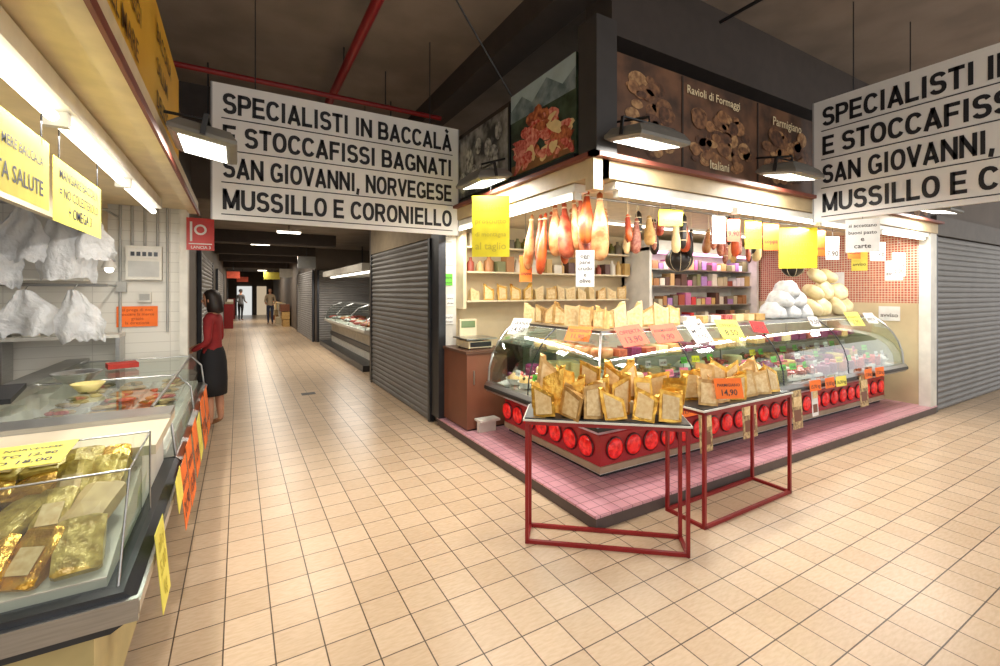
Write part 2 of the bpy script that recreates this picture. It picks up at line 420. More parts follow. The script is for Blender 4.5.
area('stall_fill_light',(5.1,3.95,2.38),3.2,.08,26,(0,0,0),(1,.96,.9))

def flood(pos, yaw, power, tilt=10, arm=None):
    B = MB('floodlight')
    m = Matrix.Translation(pos) @ Matrix.Rotation(math.radians(yaw),4,'Z') @ Matrix.Rotation(math.radians(tilt),4,'X')
    GR = M('grey_lamp_housing',(120,118,112),.5,.3)
    w=.22
    rings=[[(-a,-b,z),(a,-b,z),(a,b,z),(-a,b,z)] for a,b,z in [(.2,.13,0),(w,.16,.015),(w,.16,.035),(.2,.12,.08),(.1,.08,.11)]]
    B.rings(rings,GR,True,False,m)
    B.bb(-.18,.18,-.11,.11,-.004,.0,LAMPG,m)
    for sx in (-1,1): B.bb(sx*.23-.004,sx*.23+.004,-.012,.012,.02,.13,BLACKP,m)
    B.bb(-.23,.23,-.012,.012,.125,.133,BLACKP,m)
    q=m@Vector((0,0,.13))
    B.tube([q, q+Vector((0,0,.04)), arm],.009,BLACKP)
    B.done()
    p = m @ Vector((0,0,-.02))
    area('floodlight_lamp',p,.32,.2,power,(math.radians(tilt),0,math.radians(yaw)),(1,.95,.88))
flood((2.27,2.05,2.55),0,19,arm=(2.27,2.32,2.78))
flood((3.95,2.05,2.55),0,19,arm=(3.95,2.32,2.78))
flood((7.2,2.05,2.55),0,18,arm=(7.2,2.32,2.78))
flood((1.83,3.45,2.53),-90,19,arm=(2.04,3.45,2.78))
flood((-.17,3.1,2.42),90,19,arm=(-.36,3.1,2.6))

# ---------- big signs
LN = ['SPECIALISTI IN BACCALÀ','E STOCCAFISSI BAGNATI','SAN GIOVANNI, NORVEGESE','MUSSILLO E CORONIELLO']
def bigsign(c, yaw):
    B = MB('hanging_shop_sign'); w,h = 2.25,1.14
    m = Matrix.Translation(c) @ Matrix.Rotation(math.radians(yaw),4,'Z')
    B.bb(-w/2,w/2,-.015,.015,-h/2,h/2,BOARD,m)
    for a in (-w/2,w/2-.012): B.bb(a,a+.012,-.02,.02,-h/2,h/2,M('sign_edge',(150,150,150),.5),m)
    for i,t in enumerate(LN):
        z = h/2-.25-i*.268
        vs,fs,tw=stroke_text(t); sx=(w-.17)/tw; x0=-w/2+.085
        B.add([(v[0]*sx+x0,-.019,v[2]*.175+z) for v in vs],fs,INK,mtx=m)
        B.bb(x0-.01,-x0+.01,-.0195,-.016,z-.043,z-.035,INK,m)
    for sx in (-.8,.8): B.tube([m@Vector((sx,0,h/2)), m@Vector((sx,0,4.2-c[2]))],.005,STEELD,6)
    B.done()
bigsign((.925,4.45,2.775),0)
bigsign((4.77,1.13,2.83),-90)

# ---------- deli counter (L shaped)
XE, YE = 7.6, 4.2
LP = lambda o: [(2.5-o,YE),(2.5-o,2.73-o),(XE,2.73-o)]
B = MB('deli_counter')
B.strip([(0,.14),(0,.5),(-.75,.5),(-.75,.14)],LP,WHITE,True,True)
B.strip([(-.04,.1),(-.04,.14),(-.7,.14),(-.7,.1)],LP,BLACKP,True,True)
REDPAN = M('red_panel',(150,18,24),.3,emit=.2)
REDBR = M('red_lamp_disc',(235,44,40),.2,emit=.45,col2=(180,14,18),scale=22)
REDRING = M('dark_red_ring',(95,10,14),.3)
B.strip([(.004,.2),(.012,.21),(.012,.45),(.004,.46)],LP,REDPAN,True,True)
B.strip([(.0,.46),(.02,.47),(.02,.5),(.0,.5)],LP,STEEL,True,True)
B.strip([(.0,.15),(.02,.155),(.02,.205),(.0,.21)],LP,M('beige_plinth',(170,150,125),.5),True,True)
def disc(cx,cy,cz,mtx):
    B.lathe([(.094,0),(.094,.010),(.084,.012)],REDRING,Matrix.Translation((cx,cy,cz))@mtx,20)
    B.lathe([(.082,.010),(.078,.020),(.05,.028),(.02,.031)],REDBR,Matrix.Translation((cx,cy,cz))@mtx,20)
x=2.64
while x<7.55:
    disc(x,2.717,.335,Matrix.Rotation(math.pi/2,4,'X')); x+=.21
y=2.88
while y<4.15:
    disc(2.487,y,.335,Matrix.Rotation(-math.pi/2,4,'Y')); y+=.21
B.strip([(0,.5),(.17,.53),(.24,.56),(.26,.6),(.26,.63),(.24,.66),(.18,.66),(.18,.6),(-.1,.56),(-.74,.56),(-.74,.5)],LP,STEEL,True,True)
B.strip([(.262,.585),(.268,.59),(.268,.62),(.262,.625)],LP,BLACKP,True,True)
DECK = M('display_deck',(215,210,200),.4)
B.strip([(.18,.6),(.17,.62),(-.62,.78),(-.62,.6)],LP,DECK,True,True)
B.strip([(-.68,.56),(-.68,1.25),(-.74,1.25),(-.74,.56)],LP,WHITE,True,True)
gp=[(.215,.66),(.205,.8),(.165,.94),(.10,1.06),(.01,1.17),(-.10,1.255)]
B.strip(gp,LP,GLASS,False,False,True)
B.strip([(-.10,1.25),(-.10,1.275),(-.13,1.285),(-.46,1.285),(-.46,1.27),(-.13,1.262)],LP,STEEL,True,True)
B.strip([(-.66,1.25),(-.66,1.3),(-.76,1.3),(-.76,1.25)],LP,STEEL,True,True)
B.strip([(-.46,1.278),(-.66,1.278)],LP,GLASS)
B.strip([(-.16,1.0),(-.55,1.0),(-.55,1.008),(-.16,1.008)],LP,GLASSL,True,True)
B.strip([(-.2,1.235),(-.23,1.235),(-.23,1.26),(-.2,1.26)],LP,TUBE,True,True)
def rib(fn, mat=STEELD, r=.007):
    B.tube([fn(o,z) for o,z in gp],r,mat,6)
for x in (3.4,4.75,6.1): rib(lambda o,z:(x,2.73-o,z))
rib(lambda o,z:(2.5-o,2.73-o,z),STEEL,.01)
for y in (3.45,): rib(lambda o,z:(2.5-o,y,z))
for x in (3.4,4.75,6.1):
    B.tube([(x,3.2,.7),(x,3.2,1.27)],.012,STEEL)
ends=gp+[(-.7,1.255),(-.7,.66)]
for f in (lambda o,z:(2.5-o,YE,z), lambda o,z:(XE,2.73-o,z)):
    B.add([f(o,z) for o,z in ends],[tuple(range(len(ends)))],GLASSL)
    rib(f,STEEL,.012); B.tube([f(-.1,1.26),f(-.72,1.26)],.012,STEEL,6)
B.done()
area('case_lamp_right',(5.1,2.93,1.225),4.6,.05,28,(math.radians(-15),0,0),(1,.96,.92))
area('case_lamp_left',(2.7,3.6,1.225),.05,1.1,8,(0,math.radians(15),0),(1,.96,.92))

B = MB('deli_food_display')
def deckz(o): return .62+( .17-o)/.79*.16
foods=[MEAT,PURP,CHEESEL,OLIVE,HAMR,PURP,CHEESE,MEAT,GREEN,WHITE]
BOWL=M('bowl_ceramic',(225,222,214),.3)
def heap(x,y,z,k):
    mt=foods[k%len(foods)]
    t=k%3
    if t==0:
        B.lathe([(.06,0),(.10,.06),(.108,.065),(.10,.06),(.02,.055)],BOWL,Matrix.Translation((x,y,z)),16)
        B.lathe([(.094,.055),(.07,.095),(.03,.115)],mt,Matrix.Translation((x,y,z)),14)
        for i in range(8): B.ball((x+U(-.06,.06),y+U(-.06,.06),z+.1),U(.014,.026),foods[R.randrange(9)],7,5)
    elif t==1:
        B.bb(x-.12,x+.12,y-.09,y+.09,z,z+.03,BOWL)
        for i in range(14): B.box((x+U(-.08,.08),y+U(-.06,.06),z+.04+U(0,.06)),(U(.03,.08),U(.03,.06),.02),mt,U(0,3),U(-.4,.4))
    else:
        h=U(.08,.14); r=U(.08,.11)
        B.lathe([(r*.92,0),(r,.015),(r,h-.015),(r*.92,h)],mt if mt!=WHITE else CHEESEL,Matrix.Translation((x,y,z)),18)
x=2.95
while x<7.4:
    for o in (.04,-.2,-.45):
        heap(x+U(-.03,.03),2.73-o,deckz(o)+.012,R.randrange(30))
    x+=.22
y=2.85
while y<4.1:
    for o in (.04,-.2,-.45):
        heap(2.5-o,y+U(-.02,.02),deckz(o)+.012,R.choice([2,6,26,5,2,6,7]))
    y+=.22
x=3.0
while x<7.4:
    if R.random()<.9:
        B.box((x,3.08,1.05),(U(.1,.16),.2,U(.05,.09)),R.choice([MEAT,CHEESE,CHEESEL,HAMR,PURP]),U(-.2,.2))
    x+=.18
y=3.1
while y<4.1:
    B.lathe([(.09,0),(.1,.02),(.1,.07),(.085,.085)],R.choice([CHEESE,CHEESEL,HAMM]),Matrix.Translation((2.86,y,1.01)),16); y+=.23
B.done()
B = MB('price_tags')
x=2.7
while x<7.4:
    for o in (.12,-.1,-.34):
        if R.random()<.8:
            xx=x+U(-.05,.05)
            B.card((xx,2.73-o,deckz(o)+.18),.09,.065,R.choice([GRNP,YEL,WHITEP,PINKP,WHITEP,GRNP]),U(-20,10),-12,['%d,%d0'%(R.randrange(5,25),R.randrange(1,9))])
            B.tube([(xx,2.733-o,deckz(o)+.0),(xx,2.733-o,deckz(o)+.16)],.0025,STEELD,5)
    x+=.24
y=2.9
while y<4.1:
    o=.1
    B.card((2.5-o,y,deckz(o)+.16),.085,.06,R.choice([GRNP,YEL,WHITEP]),-90,-12,['%d,90'%R.randrange(5,25)])
    B.tube([(2.503-o,y,deckz(o)),(2.503-o,y,deckz(o)+.14)],.0025,STEELD,5)
    y+=.3
B.done()

B = MB('glass_top_signs')
for x,w,h,m,t in [(2.86,.26,.2,CORAL,['OFFERTA','13,90']),(3.28,.27,.19,CORAL,['FORMAGGIO','9,90']),(3.72,.2,.25,WHITEP,['SALUMI','MISTI','15,00']),(4.2,.26,.22,YEL2,['OFFERTA','8,50']),(4.7,.18,.14,REDP,['12,00'])]:
    B.card((x,2.74,1.235+.0),w,h,m,-14,-38,t,roll=U(-9,9))
for x,w,h,m,t in [(5.9,.16,.13,WHITEP,['9,50']),(6.9,.26,.2,YEL2,['MOZZARELLA','7,90']),(7.35,.2,.16,WHITEP,['SPECK'])]:
    B.card((x,2.78,1.25),w,h,m,-10,-30,t)
for y,w,h,m,t in [(3.05,.24,.15,ORG,['PECORINO','11,90']),(4.0,.24,.2,WHITEP,['GRANA','14,50'])]:
    B.card((2.545,y,1.24),w,h,m,-70,-36,t)
B.done()
B = MB('hanging_brochures')
for x,w,h,m,z in [(3.42,.17,.34,TANP,.42),(4.05,.22,.34,TANP,.44),(4.86,.18,.38,TANP,.42),(5.2,.12,.28,WHITEP,.45),(6.3,.2,.36,TANP,.45)]:
    B.card((x,2.445,z),w,h,m,0,-3); B.card((x,2.442,z+.08),w*.8,h*.25,LABEL,0,-3); B.card((x,2.44,z-.06),w*.7,h*.3,BROWN,0,-3)
for x,m in [(5.2,ORG),(5.5,ORG),(5.75,YEL2),(6.4,ORG),(6.7,ORG),(4.4,ORG),(3.2,ORG)]:
    B.card((x,2.44,.62+U(-.02,.03)),.2,.11,m,U(-4,4),-4,['%d,%d0 kg'%(R.randrange(5,20),R.randrange(1,9))])
B.done()

def wedge(B, p, yaw, w, h, d, foil, lab, lean=8, roll=0, slant=None):
    # cheese wedge standing on its rind end: wide rectangular front, tapering to a thin edge at the back, top cut at a slant
    m = Matrix.Translation(p) @ Matrix.Rotation(math.radians(yaw),4,'Z') @ Matrix.Rotation(math.radians(-lean),4,'X') @ Matrix.Rotation(math.radians(roll),4,'Y')
    a=w/2; k=(U(-.045,.045) if slant is None else slant)
    vs=[(-a,0,0),(a,0,0),(a*.25,d,0),(-a*.25,d,0),(-a,.0,h+k),(a,.0,h-k),(a*.25,d*.95,h*.86),(-a*.25,d*.95,h*.86)]
    B.add(vs,[(0,3,2,1),(4,5,6,7),(0,1,5,4),(1,2,6,5),(2,3,7,6),(3,0,4,7)],foil,mtx=m)
    if lab: B.add([(-a*.74,-.003,h*.1),(a*.74,-.003,h*.1),(a*.74,-.003,(h-k)*.86),(-a*.74,-.003,(h+k)*.86)],[(0,1,2,3)],lab,mtx=m)
    # folded foil seam along one top edge
    s=R.choice([-1,1]); hz=h+k if s<0 else h-k
    B.add([(s*a,0,hz),(s*a*1.12,.012,hz+.022),(s*a*.5,.03,hz+.012),(s*a*.25,d*.5,h*.95),(s*a*1.08,.0,h*.4),(s*a,.0,h*.3)],[(0,1,2),(0,2,3),(0,1,4),(0,4,5)],foil,mtx=m)

def ftable(name, p0, p1, depth, topd, z):
    B = MB(name); a=Vector(p0); b=Vector(p1); u=(b-a).normalized(); n=Vector((-u.y,u.x))
    if n.y<0: n=-n
    c=[a,b,b+n*depth,a+n*depth]
    ang=math.atan2(u.y,u.x); L=(b-a).length
    for q in c: B.box((q.x,q.y,z/2),(.022,.022,z),REDM,ang)
    for zz in (.012,z-.012):
        for i in range(4):
            q=c[i]; r=c[(i+1)%4]; e=(q+r)/2; dd=(r-q)
            B.box((e.x,e.y,zz),(dd.length+.02,.022,.022),REDM,math.atan2(dd.y,dd.x))
    e=(a+b)/2+n*topd/2
    B.box((e.x,e.y,z+.006),(L+.05,topd+.03,.012),WHITE,ang)
    B.box((e.x,e.y,z+.016),(L+.03,topd+.01,.008),STEELD,ang)
    B.done(); return a,u,n,L,ang
TG=M('tan_foil',(206,168,104),.35,.3,col2=(160,120,66),scale=20,bump=.4)
a,u,n,L,ang=ftable('metal_display_table',(1.593,2.415),(2.35,1.80),.205,.36,.78)
B = MB('foil_wrapped_cheese_wedges')
e=(a+u*L/2)+n*.27
B.box((e.x,e.y,.84),(L*.95,.16,.075),CREAM,ang)
for r,(off,hh,z0,cnt,st) in enumerate([(.02,.19,.802,6,.155),(.14,.24,.802,6,.15),(.25,.22,.88,6,.15)]):
    for i in range(cnt):
        q=a+u*(.1+i*st+(.05 if r==1 else 0)+U(-.012,.012))+n*off
        wedge(B,(q.x,q.y,z0),math.degrees(ang)+U(-38,38),U(.12,.16),hh+U(-.04,.03),.12,R.choice([GOLD,GOLD,TG]),LABEL if R.random()<.75 else None,U(4,22),U(-10,10))
B.done()
a,u,n,L,ang=ftable('metal_display_table',(2.72,1.955),(3.80,1.97),.3,.36,.79)
B = MB('foil_wrapped_cheese_wedges')
for r,(off,hh) in enumerate([(.04,.18),(.2,.22)]):
    for i in range(6):
        q=a+u*(.1+i*.17+(.04 if r==1 else 0))+n*off
        wedge(B,(q.x,q.y,.812),math.degrees(ang)+U(-40,10),U(.13,.16),hh+U(-.02,.03),.12,R.choice([GOLD,TG,CHEESE]),LABEL,U(0,16),U(-7,7))
B.card((2.95,1.93,.93),.2,.14,ORG,-25,-15,['PARMIGIANO','14,90'])
B.done()
B = MB('wrapped_cheese_wedges')
y=2.95
while y<4.15:
    wedge(B,(2.68,y,1.287),-75+U(-25,25),.14,U(.15,.19),.13,R.choice([CHEESE,CHEESEL,TG]),LABEL,5,U(-4,4)); y+=.18
x=2.75
while x<3.75:
    wedge(B,(x,2.93,1.287),U(-35,15),.14,U(.14,.19),.13,R.choice([CHEESE,CHEESEL,TG]),LABEL,5,U(-4,4)); x+=.175
x=3.9
while x<5.2:
    B.box((x,3.0,1.287+.035),(.12,.12,.07),R.choice([CHEESEL,CHEESE,WHITE,MEAT]),U(-.3,.3)); x+=.2
B.done()

B = MB('round_white_cheeses')
for x,y,z,r in [(6.4,3.05,1.4,.14),(6.72,3.1,1.4,.14),(7.05,3.05,1.4,.14),(7.36,3.1,1.4,.13),(6.55,3.1,1.6,.13),(6.88,3.12,1.62,.14),(7.2,3.1,1.6,.13),(6.75,3.15,1.82,.12),(7.05,3.15,1.82,.12)]:
    mt=Matrix.Translation((x,y,z))@Matrix.Rotation(U(.4,1.3),4,'X')@Matrix.Rotation(U(-.5,.5),4,'Y')
    B.lathe([(.01,-r*.6),(r*.5,-r*.6),(r*.9,-r*.35),(r,0),(r*.9,r*.35),(r*.5,r*.58),(.01,r*.5)],M('caciotta',(222,208,165),.5,col2=(196,176,128),scale=8),mt,24,lobes=6,la=.05)
B.done()
def bag(B, c, w, h, d, mat=PLAST):
    n=12; rings=[]
    for i,(k,zz) in enumerate([(.55,-.5),(.95,-.42),(1,-.2),(.9,.05),(.7,.3),(.45,.5)]):
        rings.append([(c[0]+w/2*k*math.cos(2*math.pi*j/n)*U(.88,1.1),c[1]+d/2*k*math.sin(2*math.pi*j/n)*U(.85,1.1),c[2]+h*zz+U(-.01,.01)) for j in range(n)])
    B.rings(rings,mat,True,True)
B = MB('plastic_bag_pile')
for x,z in [(5.45,1.38),(5.75,1.38),(6.05,1.37),(5.6,1.52),(5.9,1.52),(5.75,1.64)]: bag(B,(x,3.02,z),.34,.19,.3)
B.done()

def ham(B, p, L, r, mat, yaw=0, tilt=0, top=2.45):
    m=Matrix.Translation(p)@Matrix.Rotation(yaw,4,'Z')@Matrix.Rotation(tilt,4,'X')@Matrix.Scale(-1,4,(0,0,1))
    k=L/.6
    B.lathe([(.008,0),(.024,.015),(.022,.06*k),(.03,.13*k),(r*.62,.2*k),(r*.88,.28*k),(r,.37*k),(r*1.02,.45*k),(r*.93,.52*k),(r*.74,.565*k),(r*.45,.592*k),(.01,.6*k)],mat,m,16,sq=(1,.65))
    B.lathe([(.027,.055*k),(.03,.06*k),(.027,.068*k)],CREAM,m,10)
    B.tube([p,(p[0],p[1],top)],.003,CREAM,5)
def salami(B, p, L, r, mat):
    m=Matrix.Translation(p)@Matrix.Rotation(U(-.05,.05),4,'X')@Matrix.Scale(-1,4,(0,0,1))
    B.lathe([(.005,0),(r*.5,.012),(r*.9,.035),(r,.08),(r,L-.08),(r*.9,L-.035),(r*.5,L-.012),(.005,L)],mat,m,12)
    for t in (.25,.5,.75): B.lathe([(r*1.02,L*t-.004),(r*1.05,L*t),(r*1.02,L*t+.004)],CREAM,m,12)
    B.tube([p,(p[0],p[1],2.45)],.003,CREAM,5)
B = MB('hanging_hams')
i=0
for yy in [3.55,3.44,3.33,3.22,3.11,3.0,2.89,2.78,2.68]:
    ham(B,(2.42+U(-.02,.03),yy,2.38+U(-.08,.03)),U(.42,.56),U(.058,.078),[HAMM,HAMR,HAMO,HAMM,HAMR][i%5],U(0,3),U(-.14,.14)); i+=1
for yy in [3.5,3.36,3.24,3.12,2.98,2.86]:
    ham(B,(2.6+U(-.02,.02),yy,2.36+U(-.08,.03)),U(.4,.5),U(.05,.07),[HAMR,HAMO,HAMM][i%3],U(0,3),U(-.12,.12)); i+=1
B.done()
B = MB('hanging_provolone_and_salami')
NET=M('black_rind',(36,30,26),.4)
SALM=M('salami_skin',(130,58,44),.5,col2=(176,120,96),scale=40)
for i in range(34):
    x=2.76+i*.072+U(-.015,.015); y_=U(2.84,3.14); mt=[HAMM,CHEESE,HAMR,HAMO,NET,CHEESEL,SALM][i%7]
    if i%3==1: salami(B,(x,y_,2.36+U(-.1,.02)),U(.24,.36),U(.022,.032),R.choice([SALM,HAMR,NET]))
    else: ham(B,(x,y_,2.34+U(-.12,.02)),U(.22,.36),U(.038,.06),mt,U(0,3),U(-.12,.12))
for x,z in [(4.1,1.95),(6.35,1.93),(6.6,2.05)]:
    B.ball((x,3.25,z),(.14,.14,.13),NET if x<6.5 else CHEESE,16,10)
    for k in range(4):
        c,s_=math.cos(k*math.pi/4),math.sin(k*math.pi/4)
        B.tube([(x+.143*c*math.cos(t),3.25+.143*s_*math.cos(t),z+.133*math.sin(t)) for t in [i*math.pi/8 for i in range(17)]],.003,CREAM,4)
    B.tube([(x,3.25,z+.12),(x,3.25,2.45)],.004,CREAM,5)
B.tube([(2.6,2.97,2.41),(7.6,2.97,2.41)],.012,STEEL)
B.done()

B = MB('hanging_price_signs')
FAINT=M('faint_pen',(206,190,60),.7)
def hs(x,y,z0,z1,w,mat,yaw,lines=None,top=2.44,ink=None):
    B.card((x,y,(z0+z1)/2),w,z1-z0,mat,yaw,0,lines,ink)
    B.tube([(x,y,z1),(x,y,top)],.002,BLACKP,4)
hs(1.86,3.38,1.9,2.42,.32,YEL,-32,['si affetta','prosciutto','di montagna','al taglio'],2.5,FAINT)
hs(2.3,2.68,1.64,1.92,.14,WHITEP,-35,['oggi','pane','crudo','e','olive'])
hs(3.62,2.46,2.02,2.27,.12,WHITEP,-25,['speck','12,00'])
hs(3.83,2.46,2.05,2.25,.12,CORAL,-25,['9,90'])
hs(4.13,2.46,2.0,2.26,.16,YEL,-25,['lardo','8,90'])
hs(4.42,2.46,2.0,2.26,.16,ORG,-25,['coppa'])
hs(4.9,2.46,1.84,2.25,.36,YEL,-38,['prosciutto','di parma','dolce','19,90'],2.44,FAINT)
hs(5.3,2.46,1.98,2.25,.16,ORG,-25,['bresaola'])
hs(5.6,2.46,1.95,2.2,.16,WHITEP,-25,['pancetta','7,90'])
hs(6.1,2.46,1.98,2.2,.16,ORG,-25,['6,50'])
hs(3.05,2.5,2.14,2.27,.2,YEL,-25,['guanciale'])
hs(6.7,2.46,1.98,2.2,.2,WHITEP,-25,['olive'])
hs(7.3,2.46,1.8,2.1,.18,WHITEP,-25,['ricotta','fresca','5,00'])
hs(4.74,1.85,1.95,2.24,.24,WHITEP,-60,['si accettano','buoni pasto','e','carte'],2.26)
hs(2.4,3.66,1.7,1.95,.12,ORG,-40,['crudo'])
B.done()

# ---------- inner stall shelves
B = MB('wall_shelves_with_groceries')
cols=[M('pack%d'%i,c,.5) for i,c in enumerate([(150,70,50),(196,160,96),(110,100,80),(215,205,185),(120,120,80),(165,115,70),(90,60,50),(205,165,110),(190,175,140)])]
for z in (1.5,1.85,2.15):
    B.bb(2.35,5.0,4.85,5.08,z-.02,z,CREAM)
    x=2.4
    while x<4.95:
        w=U(.06,.13); h=U(.1,.22)
        if z<1.6: w=.15; wedge(B,(x+w/2,4.88,z),U(-30,20),.13,U(.12,.18),.12,R.choice([CHEESE,CHEESEL,GOLD]),LABEL,3)
        elif R.random()<.5: B.bb(x,x+w,4.88,5.02,z,z+h,R.choice(cols))
        else: B.lathe([(w/2,0),(w/2,h*.65),(w/5,h*.8),(w/5,h)],R.choice(cols+[OLIVE,CHEESE]),Matrix.Translation((x+w/2,4.95,z)),10)
        x+=w+U(.01,.05)
B.bb(2.3,2.34,4.85,5.08,1.4,2.35,CREAM)
B.done()
B = MB('refrigerated_wall_cabinet')
B.bb(5.1,7.8,4.6,4.65,.12,1.1,WHITE); B.bb(5.1,7.8,5.03,5.08,.12,2.2,WHITE); B.bb(5.1,5.15,4.55,5.08,.12,2.25,WHITE); B.bb(7.75,7.8,4.55,5.08,.12,2.25,WHITE); B.bb(5.1,7.8,4.5,5.08,2.2,2.35,WHITE)
B.bb(5.2,7.7,4.55,4.58,2.16,2.2,emis('pink_tube',(255,180,225),4))
for x in (5.3,7.6): B.bb(x-.05,x+.05,4.7,4.9,.1,.12,BLACKP)
cols2=cols+[M('packp%d'%i,c,.5) for i,c in enumerate([(190,110,150),(205,60,60),(235,225,225),(160,120,170)])]
for z in (1.1,1.4,1.7,1.95):
    B.bb(5.15,7.75,4.65,5.03,z-.02,z,STEEL)
    x=5.2
    while x<7.65:
        w=U(.07,.14); B.bb(x,x+w,4.68,4.85,z,z+U(.08,.2),R.choice(cols2)); x+=w+.02
B.done()
area('cabinet_lamp',(6.4,4.62,2.14),2.4,.05,8,(math.radians(20),0,0),(1,.75,.9))
B = MB('brown_side_cabinet'); B.bb(2.12,2.62,4.38,5.0,.12,.93,BROWN); B.bb(2.10,2.64,4.36,5.02,.93,.96,M('cabinet_top',(90,60,45),.4)); B.bb(2.14,2.6,4.4,4.98,.1,.12,BLACKP)
B.tube([(2.2,4.37,.6),(2.2,4.37,.75)],.008,STEEL); B.done()
B = MB('shop_scale'); B.bb(2.2,2.5,4.5,4.8,.975,1.05,CREAM); B.bb(2.16,2.54,4.46,4.84,1.07,1.085,STEEL); B.bb(2.3,2.4,4.6,4.7,1.05,1.07,STEELD)
for x in (2.22,2.48):
    for y in (4.52,4.78): B.lathe([(.015,0),(.015,.015)],BLACKP,Matrix.Translation((x,y,.96)),8)
B.bb(2.24,2.46,4.82,4.88,1.0,1.28,CREAM); B.bb(2.26,2.44,4.815,4.82,1.18,1.26,M('lcd',(110,130,90),.2)); B.bb(2.22,2.48,4.49,4.5,.99,1.04,BLACKP); B.done()
B = MB('white_tray_stack')
for i in range(5): B.bb(2.9,3.3,4.35,4.7,1.0+.03*i,1.022+.03*i,WHITE)
B.bb(2.75,3.5,4.25,4.8,.1,1.0,STEEL); B.done()
B = MB('wall_notices')
for x,z,w,h,m in [(2.2,2.25,.1,.16,WHITEP),(2.22,2.0,.1,.14,WHITEP),(2.2,1.75,.1,.14,GRNP),(2.22,1.5,.1,.14,WHITEP),(2.2,1.27,.12,.12,WHITEP)]:
    B.card((x,5.05,z),w,h,m,0,0,['orario','chiuso'])
for y,z,w,h,m in [(2.7,1.9,.2,.28,WHITEP),(3.1,2.05,.2,.28,YEL2),(3.4,1.75,.22,.3,WHITEP),(2.75,1.3,.24,.2,WHITEP)]:
    B.card((7.845,y,z),w,h,m,-90,0,['avviso'])
B.done()
B = MB('white_step_box'); B.bb(2.22,2.42,4.28,4.34,.1,.22,WHITE); B.bb(2.2,2.44,4.22,4.36,.22,.24,WHITE); B.done()

# ---------- LEFT STALL
B = MB('wall_left'); B.bb(-3.0,-.47,5.65,5.75,0,3.0,WTILE); B.bb(-.52,-.45,5.6,5.76,0,2.5,WHITE); B.done()
B = MB('left_stall_fascia')
YF = M('yellow_fascia',(228,182,60),.5,col2=(210,160,44),scale=2)
B.bb(-.42,-.38,1.0,4.05,2.52,3.15,YF); B.bb(-.9,-.42,1.0,5.6,2.52,3.1,DARK)
for i,(y0,t) in enumerate([(3.0,'BACCALA'),(3.0,'SALUMI'),(3.0,'DELIZIE'),(1.9,'SAPORI'),(1.9,'FORMAGGI'),(1.9,'DEL MARE')]):
    B.text(t,Matrix.Translation((-.375,y0,2.95-(i%3)*.18))@Matrix.Rotation(math.pi/2,4,'Z'),M('brown_letters',(104,74,30),.5),size=.13)
B.bb(-.44,-.36,1.0,5.6,2.40,2.52,CREAM); B.bb(-.36,-.345,1.0,5.6,2.38,2.42,MC['maroon_trim']); B.bb(-1.1,-.44,1.0,5.6,2.44,2.5,CREAM)
B.bb(-1.12,-1.08,1.0,5.6,2.1,2.5,CREAM)
B.done()
B = MB('fluorescent_strip_light')
B.bb(-.71,-.59,1.2,5.0,2.34,2.42,WHITE)
for y in (1.3,2.55,3.8): B.tube([(-.65,y,2.31),(-.65,y+1.18,2.31)],.022,TUBE); B.bb(-.69,-.61,y-.04,y,2.28,2.34,WHITE)
for y in (1.8,3.2,4.6): B.tube([(-.65,y,2.42),(-.65,y,2.44)],.01,WHITE)
B.done()
area('strip_lamp_left_stall',(-.65,3.1,2.26),.05,3.4,40,(0,0,0))
B = MB('hanging_yellow_sign')
B.card((-.66,2.9,2.03),.74,.27,YEL2,90,0,['MANGIARE BACCALA','= NO COLESTEROLO','+ OMEGA 3'],INKB)
B.card((-.66,2.1,2.06),.76,.27,YEL2,90,0,['MANGIARE MERE BACCALA','E TUTTA SALUTE'],INKB)
for y in (1.8,2.4,2.6,3.2): B.tube([(-.66,y,2.17),(-.66,y,2.29)],.003,BLACKP,4)
B.done()
WRAP = M('yellow_wrap',(214,190,108),.3,.15,col2=(158,130,58),scale=22,bump=.6)
FISH = M('dried_cod',(196,168,116),.55,col2=(165,136,92),scale=12)
PANL = M('beige_counter_panel',(186,168,115),.5)
B = MB('glass_counter_near')
B.bb(-2.2,-.4,1.9,3.1,.1,.55,PANL); B.bb(-2.1,-.45,1.95,3.05,0,.1,BLACKP)
B.prism([(-2.2,.55),(-.34,.55),(-.29,.58),(-.28,.64),(-.31,.67),(-2.2,.67)],1,1.8,3.12,STEELD)
B.bb(-2.2,-.27,1.78,1.8,.58,.65,STEEL); B.bb(-.28,-.268,1.79,3.12,.595,.635,STEEL)
B.bb(-2.2,-.36,2.46,3.1,.67,.90,WHITE)
B.bb(-2.2,-.31,2.44,3.12,.90,.94,M('cream_marble',(214,200,172),.3,scale=3))
B.bb(-2.2,-.31,2.92,3.12,.94,.965,STEEL)
DK = M('inner_deck',(190,184,168),.4)
B.prism([(1.86,.67),(2.44,.67),(2.44,.86),(1.86,.70)],0,-2.15,-.36,DK)
B.add([(-2.2,1.84,.66),(-.33,1.84,.66),(-.33,2.02,.98),(-2.2,2.02,.98)],[(0,1,2,3)],GLASS)
B.add([(-2.2,2.02,.98),(-.33,2.02,.98),(-.33,2.44,1.0),(-2.2,2.44,1.0)],[(0,1,2,3)],GLASS)
B.add([(-.33,1.84,.66),(-.33,2.44,.66),(-.33,2.44,1.0),(-.33,2.02,.98)],[(0,1,2,3)],GLASSL)
for a_,b_ in [((-.33,1.84,.66),(-.33,2.02,.98)),((-.33,2.02,.98),(-.33,2.44,1.0)),((-.33,2.44,1.0),(-.33,2.44,.66)),((-2.2,2.02,.98),(-.33,2.02,.98)),((-2.2,2.44,1.0),(-.33,2.44,1.0))]:
    B.tube([a_,b_],.004,STEEL,6)
B.done()
B = MB('wrapped_cod_pieces')
